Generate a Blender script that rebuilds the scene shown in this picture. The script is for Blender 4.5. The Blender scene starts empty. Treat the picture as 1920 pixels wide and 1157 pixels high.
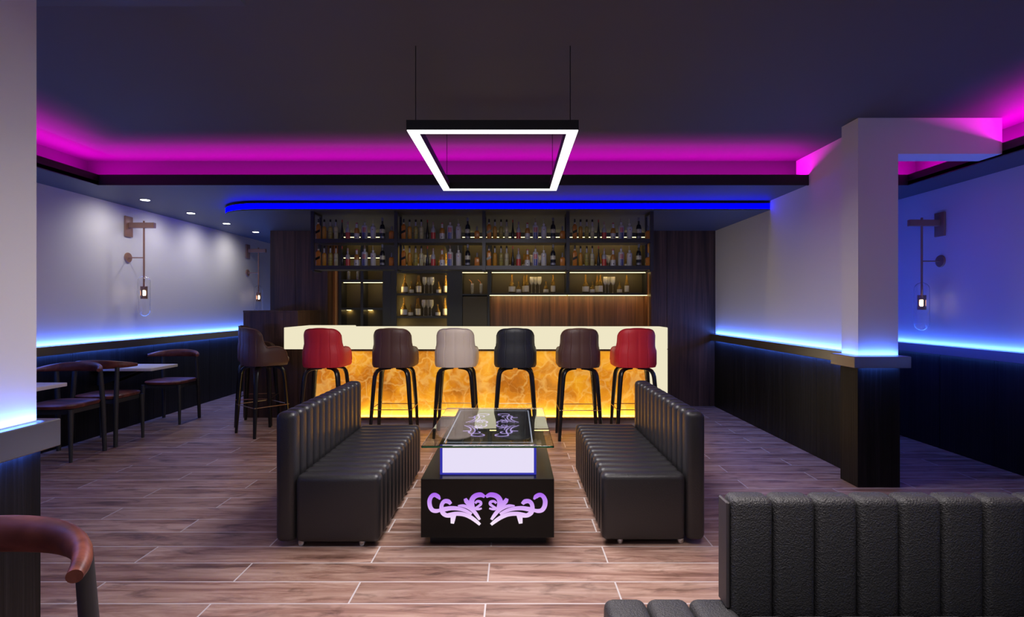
import bpy, bmesh, math, random
from mathutils import Vector, Matrix
C = bpy.context.scene.collection
PI = math.pi
random.seed(7)
H = 1.35                      # eye height, metres

# ------------------------------------------------------------------ materials
def new_mat(name):
    m = bpy.data.materials.new(name); m.use_nodes = True
    nt = m.node_tree; nt.nodes.clear()
    out = nt.nodes.new('ShaderNodeOutputMaterial')
    return m, nt, out

def principled(name, col, rough=.5, metal=0., **kw):
    m, nt, out = new_mat(name)
    b = nt.nodes.new('ShaderNodeBsdfPrincipled')
    b.inputs['Base Color'].default_value = (*col, 1)
    b.inputs['Roughness'].default_value = rough
    b.inputs['Metallic'].default_value = metal
    for k, v in kw.items():
        key = k.replace('_', ' ')
        if key in b.inputs: b.inputs[key].default_value = v
    nt.links.new(b.outputs[0], out.inputs[0])
    return m

def emit(name, col, s=1.):
    m, nt, out = new_mat(name)
    e = nt.nodes.new('ShaderNodeEmission')
    e.inputs[0].default_value = (*col, 1); e.inputs[1].default_value = s
    nt.links.new(e.outputs[0], out.inputs[0])
    return m

def N(nt, t, **kw):
    n = nt.nodes.new(t)
    for k, v in kw.items():
        if hasattr(n, k): setattr(n, k, v)
    return n

def coords(nt, scale=(1, 1, 1), rot=(0, 0, 0), loc=(0, 0, 0)):
    tc = N(nt, 'ShaderNodeTexCoord'); mp = N(nt, 'ShaderNodeMapping')
    mp.inputs['Scale'].default_value = scale; mp.inputs['Rotation'].default_value = rot
    mp.inputs['Location'].default_value = loc
    nt.links.new(tc.outputs['Object'], mp.inputs['Vector'])
    return mp.outputs[0]

def ramp(nt, fac, stops):
    r = N(nt, 'ShaderNodeValToRGB')
    el = r.color_ramp.elements
    while len(el) < len(stops): el.new(.5)
    for e, (p, c) in zip(el, stops):
        e.position = p; e.color = (*c, 1) if len(c) == 3 else c
    nt.links.new(fac, r.inputs[0])
    return r.outputs[0]

def noise(nt, vec, scale, detail=4, rough=.55, dist=0.):
    n = N(nt, 'ShaderNodeTexNoise')
    n.inputs['Scale'].default_value = scale; n.inputs['Detail'].default_value = detail
    n.inputs['Roughness'].default_value = rough; n.inputs['Distortion'].default_value = dist
    nt.links.new(vec, n.inputs['Vector'])
    return n.outputs[0]

def mixc(nt, fac, a, b, mode='MIX'):
    x = N(nt, 'ShaderNodeMix', data_type='RGBA', blend_type=mode)
    for sock, v in ((x.inputs[0], fac), (x.inputs[6], a), (x.inputs[7], b)):
        if isinstance(v, (int, float)): sock.default_value = v
        elif isinstance(v, tuple): sock.default_value = (*v, 1)
        else: nt.links.new(v, sock)
    return x.outputs[2]

def bump(nt, height, strength, dist=.01):
    b = N(nt, 'ShaderNodeBump'); b.inputs['Strength'].default_value = strength
    b.inputs['Distance'].default_value = dist
    nt.links.new(height, b.inputs['Height'])
    return b.outputs[0]

def wood(name, dark, mid, light, grain=(40, 40, 1.4), rough=.45, bmp=.15, coat=0., spec=.5):
    m, nt, out = new_mat(name)
    v = coords(nt, grain)
    n1 = noise(nt, v, 1., 5, .6, .6)
    v2 = coords(nt, (grain[0] * .14, grain[1] * .14, grain[2] * .3))
    n2 = noise(nt, v2, 1., 3, .5, 1.2)
    c1 = ramp(nt, n1, [(.25, dark), (.52, mid), (.8, light)])
    c2 = ramp(nt, n2, [(.3, (.35, .35, .35)), (.62, (1, 1, 1))])
    col = mixc(nt, 1., c1, c2, 'MULTIPLY')
    b = N(nt, 'ShaderNodeBsdfPrincipled')
    nt.links.new(col, b.inputs['Base Color'])
    b.inputs['Roughness'].default_value = rough
    b.inputs['Coat Weight'].default_value = coat; b.inputs['Specular IOR Level'].default_value = spec
    nt.links.new(bump(nt, n1, bmp), b.inputs['Normal'])
    nt.links.new(b.outputs[0], out.inputs[0])
    return m

def leather(name, col, rough=.42, scale=170., strength=.35, spec=.5):
    m, nt, out = new_mat(name)
    v = coords(nt)
    vo = N(nt, 'ShaderNodeTexVoronoi', feature='SMOOTH_F1')
    vo.inputs['Scale'].default_value = scale
    nt.links.new(v, vo.inputs['Vector'])
    nz = noise(nt, v, scale * .5, 4, .6)
    mx = N(nt, 'ShaderNodeMath', operation='ADD')
    nt.links.new(vo.outputs['Distance'], mx.inputs[0]); nt.links.new(nz, mx.inputs[1])
    b = N(nt, 'ShaderNodeBsdfPrincipled')
    b.inputs['Base Color'].default_value = (*col, 1); b.inputs['Roughness'].default_value = rough
    b.inputs['Specular IOR Level'].default_value = spec
    nt.links.new(bump(nt, mx.outputs[0], strength, .003), b.inputs['Normal'])
    nt.links.new(b.outputs[0], out.inputs[0])
    return m

def floor_mat():
    m, nt, out = new_mat('wood_look_tile')
    v = coords(nt, loc=(.13, -.116, 0))
    br = N(nt, 'ShaderNodeTexBrick'); br.offset = .5; br.offset_frequency = 2; br.squash = 1
    br.inputs['Scale'].default_value = 1; br.inputs['Mortar Size'].default_value = .0042
    br.inputs['Mortar Smooth'].default_value = .15; br.inputs['Bias'].default_value = 0
    br.inputs['Brick Width'].default_value = 1.25; br.inputs['Row Height'].default_value = .2008
    br.inputs['Color1'].default_value = (.0, .0, .0, 1); br.inputs['Color2'].default_value = (1, 1, 1, 1)
    br.inputs['Mortar'].default_value = (.5, .5, .5, 1)
    nt.links.new(v, br.inputs['Vector'])
    # every plank gets its own piece of grain: shift the grain by the plank's random tone
    sep = N(nt, 'ShaderNodeVectorMath', operation='MULTIPLY_ADD')
    nt.links.new(br.outputs['Color'], sep.inputs[0]); sep.inputs[1].default_value = (7.3, 0, 3.1)
    nt.links.new(v, sep.inputs[2])
    st = N(nt, 'ShaderNodeMapping'); st.inputs['Scale'].default_value = (1.6, 15, 1)
    nt.links.new(sep.outputs[0], st.inputs['Vector'])
    n1 = noise(nt, st.outputs[0], 1., 7, .68, .8)
    st2 = N(nt, 'ShaderNodeMapping'); st2.inputs['Scale'].default_value = (2.2, 8, 1)
    nt.links.new(sep.outputs[0], st2.inputs['Vector'])
    n2 = noise(nt, st2.outputs[0], 1., 4, .6, 1.5)
    c = ramp(nt, n1, [(.30, (.12, .055, .038)), (.44, (.31, .17, .125)), (.56, (.44, .285, .22)), (.72, (.58, .42, .35))])
    smudge = ramp(nt, n2, [(.30, (.32, .27, .25)), (.48, (1, 1, 1))])
    c = mixc(nt, .85, c, smudge, 'MULTIPLY')
    tone = ramp(nt, br.outputs['Color'], [(0, (.78, .75, .74)), (1, (1.08, 1.08, 1.1))])
    c = mixc(nt, 1., c, tone, 'MULTIPLY')
    c = mixc(nt, br.outputs['Fac'], c, (.60, .55, .55))
    b = N(nt, 'ShaderNodeBsdfPrincipled')
    nt.links.new(c, b.inputs['Base Color'])
    b.inputs['Roughness'].default_value = .38
    rr = ramp(nt, n1, [(.2, (.5, .5, .5)), (.8, (.36, .36, .36))])
    nt.links.new(rr, b.inputs['Roughness'])
    nt.links.new(bump(nt, n1, .06), b.inputs['Normal'])
    nt.links.new(b.outputs[0], out.inputs[0])
    return m

def onyx_mat():
    m, nt, out = new_mat('backlit_onyx')
    v = coords(nt, (1, 1, 1))
    dn = N(nt, 'ShaderNodeTexNoise'); dn.inputs['Scale'].default_value = 6; dn.inputs['Detail'].default_value = 6
    nt.links.new(v, dn.inputs['Vector'])
    wv = N(nt, 'ShaderNodeVectorMath', operation='MULTIPLY_ADD')
    nt.links.new(dn.outputs['Color'], wv.inputs[0]); wv.inputs[1].default_value = (.30, .0, .30)
    nt.links.new(v, wv.inputs[2])
    veins = None
    for sc, lo in ((4.6, .075), (9.5, .07)):
        vo = N(nt, 'ShaderNodeTexVoronoi', feature='DISTANCE_TO_EDGE')
        vo.inputs['Scale'].default_value = sc
        nt.links.new(wv.outputs[0], vo.inputs['Vector'])
        f = ramp(nt, vo.outputs['Distance'], [(0, (1, 1, 1)), (lo, (.0, .0, .0))])
        veins = f if veins is None else mixc(nt, .5, veins, f, 'ADD')
    cloud = noise(nt, wv.outputs[0], 2.6, 5, .6)
    base = ramp(nt, cloud, [(.36, (.38, .085, .002)), (.47, (.62, .18, .004)), (.57, (.84, .32, .008)), (.72, (1., .50, .03))])
    c = mixc(nt, veins, base, (1., .66, .20))
    c = mixc(nt, .38, base, c)
    e = N(nt, 'ShaderNodeEmission'); e.inputs[1].default_value = .80
    nt.links.new(c, e.inputs[0])
    d = N(nt, 'ShaderNodeBsdfPrincipled')
    d.inputs['Roughness'].default_value = .25
    d.inputs['Base Color'].default_value = (.55, .32, .05, 1)
    a = N(nt, 'ShaderNodeAddShader')
    nt.links.new(e.outputs[0], a.inputs[0]); nt.links.new(d.outputs[0], a.inputs[1])
    nt.links.new(a.outputs[0], out.inputs[0])
    return m

def motif_mat():
    m, nt, out = new_mat('lit_acrylic_motif')
    tc = N(nt, 'ShaderNodeTexCoord'); sp = N(nt, 'ShaderNodeSeparateXYZ')
    nt.links.new(tc.outputs['Object'], sp.inputs[0])
    mr = N(nt, 'ShaderNodeMapRange'); mr.inputs[1].default_value = .14; mr.inputs[2].default_value = .31
    nt.links.new(sp.outputs[2], mr.inputs[0])
    c = ramp(nt, mr.outputs[0], [(0, (.95, .82, .95)), (.35, (.80, .52, .95)), (1, (.42, .13, .86))])
    e = N(nt, 'ShaderNodeEmission'); e.inputs[1].default_value = 1.
    nt.links.new(c, e.inputs[0]); nt.links.new(e.outputs[0], out.inputs[0])
    return m

def glass(name, col=(1, 1, 1), rough=0., ior=1.45):
    return principled(name, col, rough, 0, Transmission_Weight=1., IOR=ior)

M = {}
M['wall'] = principled('white_plaster', (.74, .73, .74), .8)
M['ceiling'] = principled('charcoal_ceiling', (.085, .08, .086), .7)
M['soffit'] = principled('charcoal_soffit', (.075, .076, .088), .55)
M['lip'] = principled('black_lip', (.012, .011, .013), .5)
M['floor'] = floor_mat()
M['wainscot'] = wood('ebony_wainscot', (.002, .002, .002), (.008, .0075, .008), (.026, .025, .026), (75, 75, 1.2), .45, .2, 0., .22)
M['walnut'] = wood('dark_walnut', (.03, .015, .010), (.095, .048, .03), (.17, .09, .056), (34, 34, 1.1), .4, .12)
M['splash'] = wood('warm_walnut', (.055, .020, .008), (.16, .062, .024), (.26, .11, .045), (26, 26, .9), .42, .12)
M['rail'] = principled('satin_bronze_rail', (.33, .30, .28), .33, .95)
M['steel'] = principled('satin_steel_rail', (.26, .26, .275), .3, .95)
M['leather'] = leather('charcoal_leather', (.019, .018, .020), .40, 200., .22)
M['leather_grain'] = leather('grained_charcoal_leather', (.036, .036, .038), .50, 240., .8)
M['chrome'] = principled('chrome', (.6, .6, .62), .18, 1)
M['black'] = principled('black_gloss', (.006, .006, .006), .25, 0., Specular_IOR_Level=.2)
M['matt_black'] = principled('black_matt', (.008, .008, .009), .55)
M['stool_leg'] = principled('black_bentwood', (.006, .006, .007), .33)
M['gold'] = principled('brass_wire', (.55, .40, .22), .3, 1)
M['chair_wood'] = wood('reddish_wood', (.08, .020, .012), (.20, .052, .033), (.32, .10, .066), (9, 30, 9), .42, .12)
M['chair_metal'] = principled('dark_grey_metal', (.045, .046, .050), .5, .3)
M['table_top'] = principled('white_laminate', (.72, .70, .72), .35)
M['cabinet'] = principled('charcoal_cabinet', (.028, .030, .036), .45)
M['niche'] = principled('olive_brown_back', (.075, .058, .030), .5)
M['rack'] = principled('dark_blue_grey_metal', (.030, .030, .040), .45, .2)
M['bronze'] = principled('brown_bronze', (.34, .18, .12), .45, .1)
M['cream'] = emit('lit_cream_acrylic', (.86, .79, .56), 1.)
M['onyx'] = onyx_mat()
M['plinth'] = principled('pale_stone', (.42, .36, .37), .4)
M['warm_led'] = emit('warm_led', (1., .80, .33), 4.5)
M['blue_led'] = emit('blue_led', (.0, .0, 1.), 9.)
M['white_led'] = emit('white_diffuser', (.98, .98, 1.), 2.2)
M['spot'] = emit('spot_lens', (1., .98, .95), 12.)
M['bulb'] = emit('filament', (1., .80, .52), 14.)
M['motif'] = motif_mat()
M['motif_flat'] = emit('etched_motif', (.62, .46, .98), 1.3)
M['border'] = emit('etched_border', (.70, .72, .90), .9)
M['lightbox'] = emit('lavender_acrylic', (.80, .74, .93), 1.)
M['lightbox_edge'] = emit('blue_edge_falloff', (.035, .035, .40), 1.)  # edge darkening of the glowing box, set as dim blue emission
M['tabletop_glass'] = glass('table_glass', (.93, .985, .955), 0., 1.5)
M['lamp_glass'] = glass('lamp_glass', (.99, .99, 1.), 0., 1.3)
M['clear_glass'] = glass('clear_glass', (1., .98, .95), .0, 1.45)
M['clear_glass'].node_tree.nodes['Principled BSDF'].inputs['Transmission Weight'].default_value = .75
M['amber_lit_glass'] = glass('amber_lit_glass', (.85, .52, .14), .04, 1.25)  # clear bottle glass, tinted amber to carry the niche light's glow
M['amber_lit_glass'].node_tree.nodes['Principled BSDF'].inputs['Transmission Weight'].default_value = .85

def plastic(name, col, rough=.3): return principled(name, col, rough)

# ------------------------------------------------------------------ mesh builder
class MB:
    def __init__(s): s.bm = bmesh.new()
    def box(s, x0, x1, y0, y1, z0, z1, bev=0., seg=2, only=None):
        r = bmesh.ops.create_cube(s.bm, size=1.)
        vs = r['verts']
        for v in vs:
            v.co = Vector(((x0 + x1) / 2 + v.co.x * (x1 - x0), (y0 + y1) / 2 + v.co.y * (y1 - y0), (z0 + z1) / 2 + v.co.z * (z1 - z0)))
        if bev:
            es = {e for v in vs for e in v.link_edges}
            bmesh.ops.bevel(s.bm, geom=list(es), offset=bev, segments=seg, profile=.5, affect='EDGES')
        return s
    def ring_loft(s, rings, closed=True, cap=True):
        prev = None; first = None
        for pts in rings:
            cur = [s.bm.verts.new(p) for p in pts]
            if prev:
                n = len(cur)
                for i in range(n if closed else n - 1):
                    j = (i + 1) % n
                    s.bm.faces.new((prev[i], prev[j], cur[j], cur[i]))
            else: first = cur
            prev = cur
        if cap and closed:
            s.bm.faces.new(list(reversed(first))); s.bm.faces.new(prev)
        return s
    def tube(s, pts, r, n=8):
        pts = [Vector(p) for p in pts]; rings = []
        rs = r if isinstance(r, (list, tuple)) else [r] * len(pts)
        t0 = (pts[1] - pts[0]).normalized()
        up = Vector((0, 0, 1)) if abs(t0.z) < .9 else Vector((1, 0, 0))
        side = t0.cross(up).normalized()
        for i, p in enumerate(pts):
            t = (pts[min(i + 1, len(pts) - 1)] - pts[max(i - 1, 0)]).normalized()
            side = (side - t * side.dot(t)).normalized(); b = t.cross(side)
            rr = rs[i]; ra, rb = rr if isinstance(rr, tuple) else (rr, rr)
            rings.append([p + side * (ra * math.cos(2 * PI * k / n)) + b * (rb * math.sin(2 * PI * k / n)) for k in range(n)])
        return s.ring_loft(rings)
    def sweep(s, pts, side, w, t):
        """rectangular bar: pts, constant side vector, width list, thickness list"""
        pts = [Vector(p) for p in pts]; side = Vector(side).normalized(); rings = []
        for i, p in enumerate(pts):
            d = (pts[min(i + 1, len(pts) - 1)] - pts[max(i - 1, 0)]).normalized()
            b = d.cross(side).normalized()
            ww, tt = w[i] / 2, t[i] / 2
            c = .3
            rings.append([p + side * a * ww + b * e * tt for a, e in
                          ((1, 1 - c), (1 - c, 1), (-1 + c, 1), (-1, 1 - c), (-1, -1 + c), (-1 + c, -1), (1 - c, -1), (1, -1 + c))])
        return s.ring_loft(rings)
    def lathe(s, prof, n=14, cx=0., cy=0., z0=0.):
        rings = [[(cx + r * math.cos(2 * PI * k / n), cy + r * math.sin(2 * PI * k / n), z0 + z) for k in range(n)] for r, z in prof]
        return s.ring_loft(rings)
    def superloft(s, levels, e=4., n=28):
        """levels: (z, cx, cy, a, b)"""
        rings = []
        for z, cx, cy, a, b in levels:
            ring = []
            for k in range(n):
                t = 2 * PI * k / n; c, sn = math.cos(t), math.sin(t)
                ring.append((cx + a * math.copysign(abs(c) ** (2 / e), c), cy + b * math.copysign(abs(sn) ** (2 / e), sn), z))
            rings.append(ring)
        return s.ring_loft(rings)
    def prism(s, poly, axis, a, b):
        def P(p, t):
            return {'x': (t, p[0], p[1]), 'y': (p[0], t, p[1]), 'z': (p[0], p[1], t)}[axis]
        return s.ring_loft([[P(p, a) for p in poly], [P(p, b) for p in poly]])
    def build(s, name, mat, parent=None, smooth=35, loc=None):
        bmesh.ops.recalc_face_normals(s.bm, faces=s.bm.faces)
        me = bpy.data.meshes.new(name); s.bm.to_mesh(me); s.bm.free()
        if smooth:
            for p in me.polygons: p.use_smooth = True
            me.set_sharp_from_angle(angle=math.radians(smooth))
        me.materials.append(mat)
        o = bpy.data.objects.new(name, me); C.objects.link(o)
        if parent: o.parent = parent
        if loc: o.location = loc
        return o

def tag(o, label=None, cat=None, group=None, kind=None):
    if label: o['label'] = label
    if cat: o['category'] = cat
    if group: o['group'] = group
    if kind: o['kind'] = kind
    return o

def thing(name, label, cat, loc=(0, 0, 0), rz=0., group=None):
    o = bpy.data.objects.new(name, None); C.objects.link(o)
    o.empty_display_size = .05
    o.location = loc; o.rotation_euler = (0, 0, rz)
    return tag(o, label, cat, group)

def struct(name, mb, mat, parent=None, label=None):
    o = mb.build(name, mat, parent, smooth=0)
    if parent is None: o['kind'] = 'structure'
    if label: o['label'] = label
    return o

def copy_tree(o, parent=None):
    c = o.copy(); C.objects.link(c)
    if parent: c.parent = parent
    for ch in list(o.children): copy_tree(ch, c)
    return c

def put(proto, first, loc, rz, label, cat, group):
    o = proto if first else copy_tree(proto)
    o.location = loc; o.rotation_euler = (0, 0, rz)
    return tag(o, label, cat, group)

def area(name, loc, direction, sx, sy, col, power, xaxis=None, spread=180):
    l = bpy.data.lights.new(name, 'AREA'); l.shape = 'RECTANGLE'; l.spread = math.radians(spread)
    l.size = sx; l.size_y = sy; l.color = col; l.energy = power
    o = bpy.data.objects.new(name, l); C.objects.link(o)
    z = -Vector(direction).normalized()
    x = Vector(xaxis or (1, 0, 0)); x = (x - z * x.dot(z)).normalized(); y = z.cross(x)
    o.matrix_world = Matrix(((x.x, y.x, z.x, loc[0]), (x.y, y.y, z.y, loc[1]), (x.z, y.z, z.z, loc[2]), (0, 0, 0, 1)))
    return o

def led(name, a, b, direction, width, col, per_m):
    a, b = Vector(a), Vector(b); L = (b - a).length
    return area(name, (a + b) / 2, direction, L, width, col, per_m * L, (b - a) / L)

# ------------------------------------------------------------------ room
XL, XR, XF = -4.37, 2.74, 4.08
ZT, ZR, ZD = 2.77, 2.49, 2.39       # tray ceiling, ring soffit, bar soffit
Y0, YB = -2.5, 7.55
LED_BLUE = (.06, .18, 1.)
LED_DEEP = (.035, .075, 1.)
MAG = (1., .0, .82)

struct('floor', MB().box(XL - .15, XF + .15, Y0, 11.2, -.06, 0), M['floor'])
# --- walls with wainscot panelling and a metal rail carrying a led strip
def wainscot_wall(name, x, y0, y1, side, ztop, thick=.14):
    """wall in depth, its face at x, room on side +1 (towards +x) or -1"""
    a, b = (x - thick, x) if side > 0 else (x, x + thick)
    w = struct(name, MB().box(a, b, y0, y1, 0, ztop), M['wall'])
    mb = MB(); n = max(1, round((y1 - y0) / .6)); st = (y1 - y0) / n
    for i in range(n):
        p0, p1 = y0 + i * st + .002, y0 + (i + 1) * st - .002
        mb.box(*sorted((x, x + side * .012)), p0, p1, 0, .9)
    mb.build('wainscot_panel', M['wainscot'], w, 0)
    MB().box(*sorted((x, x + side * .062)), y0, y1, .90, .985, .003, 1).build('rail', M['rail'], w)
    return w
wainscot_wall('wall_left', XL, Y0, 11.0, 1, ZT)
led('rail_glow', (XL + .022, Y0, .990), (XL + .022, 11, .990), (-.25, 0, 1), .02, LED_BLUE, 4.0)
led('rail_underglow', (XL + .045, Y0, .896), (XL + .045, 11, .896), (-.3, 0, -1), .02, LED_BLUE, 2.6)
wainscot_wall('wall_right', XR, 4.37, YB, -1, ZT)
led('rail_glow', (XR - .022, 4.38, .990), (XR - .022, YB - .02, .990), (.2, 0, 1), .02, LED_BLUE, 4.0)
led('rail_underglow', (XR - .045, 4.38, .896), (XR - .045, YB - .02, .896), (.3, 0, -1), .02, LED_BLUE, 2.6)
wainscot_wall('wall_far_right', XF, Y0, 7.7, -1, ZT)
led('rail_glow', (XF - .022, Y0, .990), (XF - .022, 7.69, .990), (.3, 0, 1), .02, LED_BLUE, 2.6)
led('rail_underglow', (XF - .045, Y0, .896), (XF - .045, 7.69, .896), (.3, 0, -1), .02, LED_BLUE, 1.0)
struct('wall_side_back', MB().box(2.88, XF, 7.6, 7.7, 0, ZT), M['wall'])
struct('wall_passage_end', MB().box(XL, -3.3, 11.0, 11.1, 0, ZT), M['wall'])

# column on the right with its beam
w = struct('wall_pillar_right', MB().box(2.58, 2.88, 4.16, 4.37, 0, ZT), M['wall'])
MB().box(2.572, 2.888, 4.152, 4.372, 0, .9).build('wainscot_panel', M['wainscot'], w, 0)
MB().box(2.51, 2.93, 4.09, 4.40, .90, .985, .003, 1).build('rail', M['rail'], w)
led('rail_glow', (2.56, 4.138, .990), (2.88, 4.138, .990), (0, .25, 1), .02, LED_BLUE, 3.4)
led('rail_glow', (2.558, 4.16, .990), (2.558, 4.37, .990), (.25, 0, 1), .02, LED_BLUE, 3.)
led('rail_underglow', (2.60, 4.12, .896), (2.88, 4.12, .896), (0, .3, -1), .02, LED_BLUE, 2.6)
led('rail_glow', (2.902, 4.16, .990), (2.902, 4.37, .990), (.3, 0, 1), .02, LED_DEEP, 2.)
# side-room face of the right wall also carries a rail light
led('rail_glow', (2.90, 4.40, .990), (2.90, 7.6, .990), (.5, 0, 1), .02, LED_DEEP, 3.3)
struct('beam_right', MB().box(2.88, 3.66, 4.16, 4.37, 2.50, ZT), M['wall'])
# column on the left, close by
w = struct('wall_pillar_left', MB().box(-2.3, -1.52, .7, 1.765, 0, ZT), M['wall'])
MB().box(-2.308, -1.513, .692, 1.772, 0, .9).build('wainscot_panel', M['wainscot'], w, 0)
MB().box(-2.36, -1.478, .64, 1.81, .90, .988, .003, 1).build('rail', M['steel'], w)
led('rail_glow', (-1.506, .7, .992), (-1.506, 1.77, .992), (-.2, 0, 1), .015, LED_BLUE, 3.7)
led('rail_glow', (-2.3, 1.787, .992), (-1.52, 1.787, .992), (0, -.3, 1), .015, LED_BLUE, 2.0)
led('rail_underglow', (-1.497, .7, .896), (-1.497, 1.77, .896), (-.3, 0, -1), .015, LED_BLUE, 2.6)

# --- ceilings
struct('ceiling', MB().box(XL - .1, XF + .1, Y0, 5.40, ZT, ZT + .08), M['ceiling'])
mb = MB()
mb.box(XL, XR, 5.16, 11.0, ZR, ZR + .03).box(2.88, XF, 5.16, 7.6, ZR, ZR + .03)
mb.box(XL, -3.865, 2.1, 5.16, ZR, ZR + .03).box(3.66, XF, Y0, 5.16, ZR, ZR + .03)
struct('ceiling_soffit', mb, M['soffit'])
mb = MB()
mb.box(XL, XR, 5.39, 5.43, ZR + .03, ZT).box(2.88, XF, 5.39, 5.43, ZR + .03, ZT)
mb.box(XL, -4.146, 2.1, 5.39, ZR + .03, ZT).box(3.90, XF, Y0, 5.39, ZR + .03, ZT)
struct('ceiling_cove', mb, M['ceiling'])
mb = MB()
mb.box(-3.885, XR, 5.155, 5.175, ZR - .006, 2.582)
mb.box(2.88, 3.68, 5.155, 5.175, ZR - .006, 2.582)
mb.box(-3.885, -3.865, 2.1, 5.16, ZR - .006, 2.582).box(3.66, 3.68, Y0, 5.16, ZR - .006, 2.582)
struct('trim_1', mb, M['lip'])
struct('ceiling_front_drop', MB().box(XL, -1.016, Y0, 2.1, ZR, ZT), M['soffit'])
led('cove_glow', (-3.9, 5.27, 2.545), (XR - .02, 5.27, 2.545), (0, -.25, 1), .05, MAG, 6.5)
led('cove_glow', (2.9, 5.27, 2.545), (3.7, 5.27, 2.545), (0, -.25, 1), .05, MAG, 6.5)
led('cove_glow', (-4.0, 2.15, 2.545), (-4.0, 5.3, 2.545), (.25, 0, 1), .05, MAG, 8.)
led('cove_glow', (3.79, .5, 2.545), (3.79, 5.3, 2.545), (-.25, 0, 1), .05, MAG, 11.)

# bar soffit with a rounded left corner and a recessed blue led line
def soffit_poly(ins=0., n=14):
    cx, cy, r = -2.73, 6.54, .60 - ins
    p = [(XR - .001, 5.94 + ins)]
    for i in range(n + 1):
        t = PI / 2 * i / n
        p.append((cx - r * math.sin(t), cy - r * math.cos(t)))
    p += [(-3.33 + ins, 8.0), (XR - .001, 8.0)]
    return p
w = struct('ceiling_bar_drop', MB().prism(soffit_poly(), 'z', ZD, ZD + .014), M['soffit'])
MB().prism(soffit_poly(.045), 'z', ZD + .014, ZR - .0005).build('upstand', M['lip'], w, 0)
MB().prism(soffit_poly(.0), 'z', ZR - .028, ZR - .010).build('cap_trim', M['lip'], w, 0)
# led strip: ribbon that follows the front and the rounded corner
def ribbon(poly, z0, z1, t):
    mb = MB(); A = [Vector((x, y, 0)) for x, y in poly]; rings = []
    for i, p in enumerate(A):
        d = (A[min(i + 1, len(A) - 1)] - A[max(i - 1, 0)]).normalized(); nrm = Vector((d.y, -d.x, 0))
        rings.append([(p.x, p.y, z0), (p.x, p.y, z1), (p.x + nrm.x * t, p.y + nrm.y * t, z1), (p.x + nrm.x * t, p.y + nrm.y * t, z0)])
    return mb.ring_loft(rings)
ribbon(soffit_poly(.012)[:-1], ZD + .016, ZR - .0285, -.01).build('led_strip', M['blue_led'], w, 0)

# --- back wall: dark walnut panels either side of the bottle recess
mb = MB()
for a, b in ((-3.32, -2.98), (-2.976, -2.54)): mb.box(a, b, YB, 8.25, 0, ZD)
struct('wall_back_left', mb, M['walnut'])
mb = MB()
for a, b in ((1.875, 2.078), (2.082, XR)): mb.box(a, b, YB, 8.25, 0, ZD)
struct('wall_back_right', mb, M['walnut'])
struct('wall_back', MB().box(-3.32, XR, 8.06, 8.25, 0, ZD), M['cabinet'])
struct('trim_2', MB().box(-2.54, -2.456, 7.76, 8.06, 0, ZD), M['splash'])
struct('trim_3', MB().box(1.862, 1.875, 7.552, 8.06, 0, ZD), M['splash'])

# ------------------------------------------------------------------ back-bar cabinets
YC, YD = 7.76, 8.02
def zc(y): return H + (576 - y) * YC / 1040
def xc(x): return (x - 964) * YC / 1040
def strip(parent, x0, x1, y, z, mat=None, h=.0065, p=.9):
    w0 = Vector(parent.location)
    led('niche_glow', (w0.x + x0 + .01, w0.y + y + .03, w0.z + z - h - .001), (w0.x + x1 - .01, w0.y + y + .03, w0.z + z - h - .001), (0, .7, -1), .01, (1., .68, .2), p)
    return MB().box(x0, x1, y, y + .012, z - h, z).build('led_strip', mat or M['warm_led'], parent, 0)

# A: pigeonhole unit on the left
XA0, XA1 = xc(634), xc(733)
t = thing('pigeonhole_cabinet', 'charcoal pigeonhole cabinet with lit square niches at left end of back bar', 'cabinet', ((XA0 + XA1) / 2, YC, 0))
ox = t.location.x
mb = MB()
mb.box(XA0 - ox, xc(640) - ox, 0, .29, 0, ZD - .001).box(xc(717.5) - ox, XA1 - ox, 0, .29, 0, ZD - .001).box(XA0 - ox, XA1 - ox, .262, .29, 0, ZD - .002)
mb.box(XA0 - ox, XA1 - ox, .002, .26, 2.335, ZD - .003)
mb.build('carcass', M['cabinet'], t, 0)
MB().box(xc(676) - ox, xc(681) - ox, .002, .26, 0, 2.335).build('divider', M['cabinet'], t, 0)
for z0, z1 in ((2.045, 2.078), (1.70, 1.735), (1.312, 1.342), (.98, 1.0)):
    MB().box(xc(640) - ox, xc(717.5) - ox, .004, .26, z0, z1).build('shelf', M['cabinet'], t, 0)
MB().box(xc(640) - ox, xc(717.5) - ox, .255, .261, 0, 2.335).build('back_panel', M['niche'], t, 0)
for z, yy in ((2.332, .0), (2.042, .0), (1.697, .0)):
    for a, b in ((644, 676), (681, 717)): strip(t, xc(a) - ox, xc(b) - ox, yy, z)
for a, b in ((642, 650), (683, 691)): strip(t, xc(a) - ox, xc(b) - ox, .2, 1.310, p=2.)
# B: arched display unit
XB0, XB1 = XA1 + .001, xc(865)
t = thing('arched_display_cabinet', 'charcoal display cabinet with an arched opening and two open shelves of glasses', 'cabinet', ((XB0 + XB1) / 2, YC, 0))
ox = t.location.x; a0, a1 = xc(743.6) - ox, xc(838) - ox; l, r = XB0 - ox, XB1 - ox
top = ZD - .001
mb = MB()
za, zb = zc(459), zc(471)
mb.prism([(l, 0), (a0, 0), (a0, zb), (a0 + .012, zb + .045), (a0 + .04, za - .008), (a0 + .08, za), (a1 - .08, za), (a1 - .04, za - .008), (a1 - .012, zb + .045), (a1, zb), (a1, 0), (r, 0), (r, top), (l, top)], 'y', 0, .02)
mb.build('arched_front', M['cabinet'], t, 0)
mb = MB().box(l, l + .03, .021, .29, 0, top).box(r - .03, r, .021, .29, 0, top)
mb.build('side_panel', M['cabinet'], t, 0)
MB().box(l + .03, r - .03, .255, .289, 0, top).build('back_panel', M['niche'], t, 0)
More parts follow.
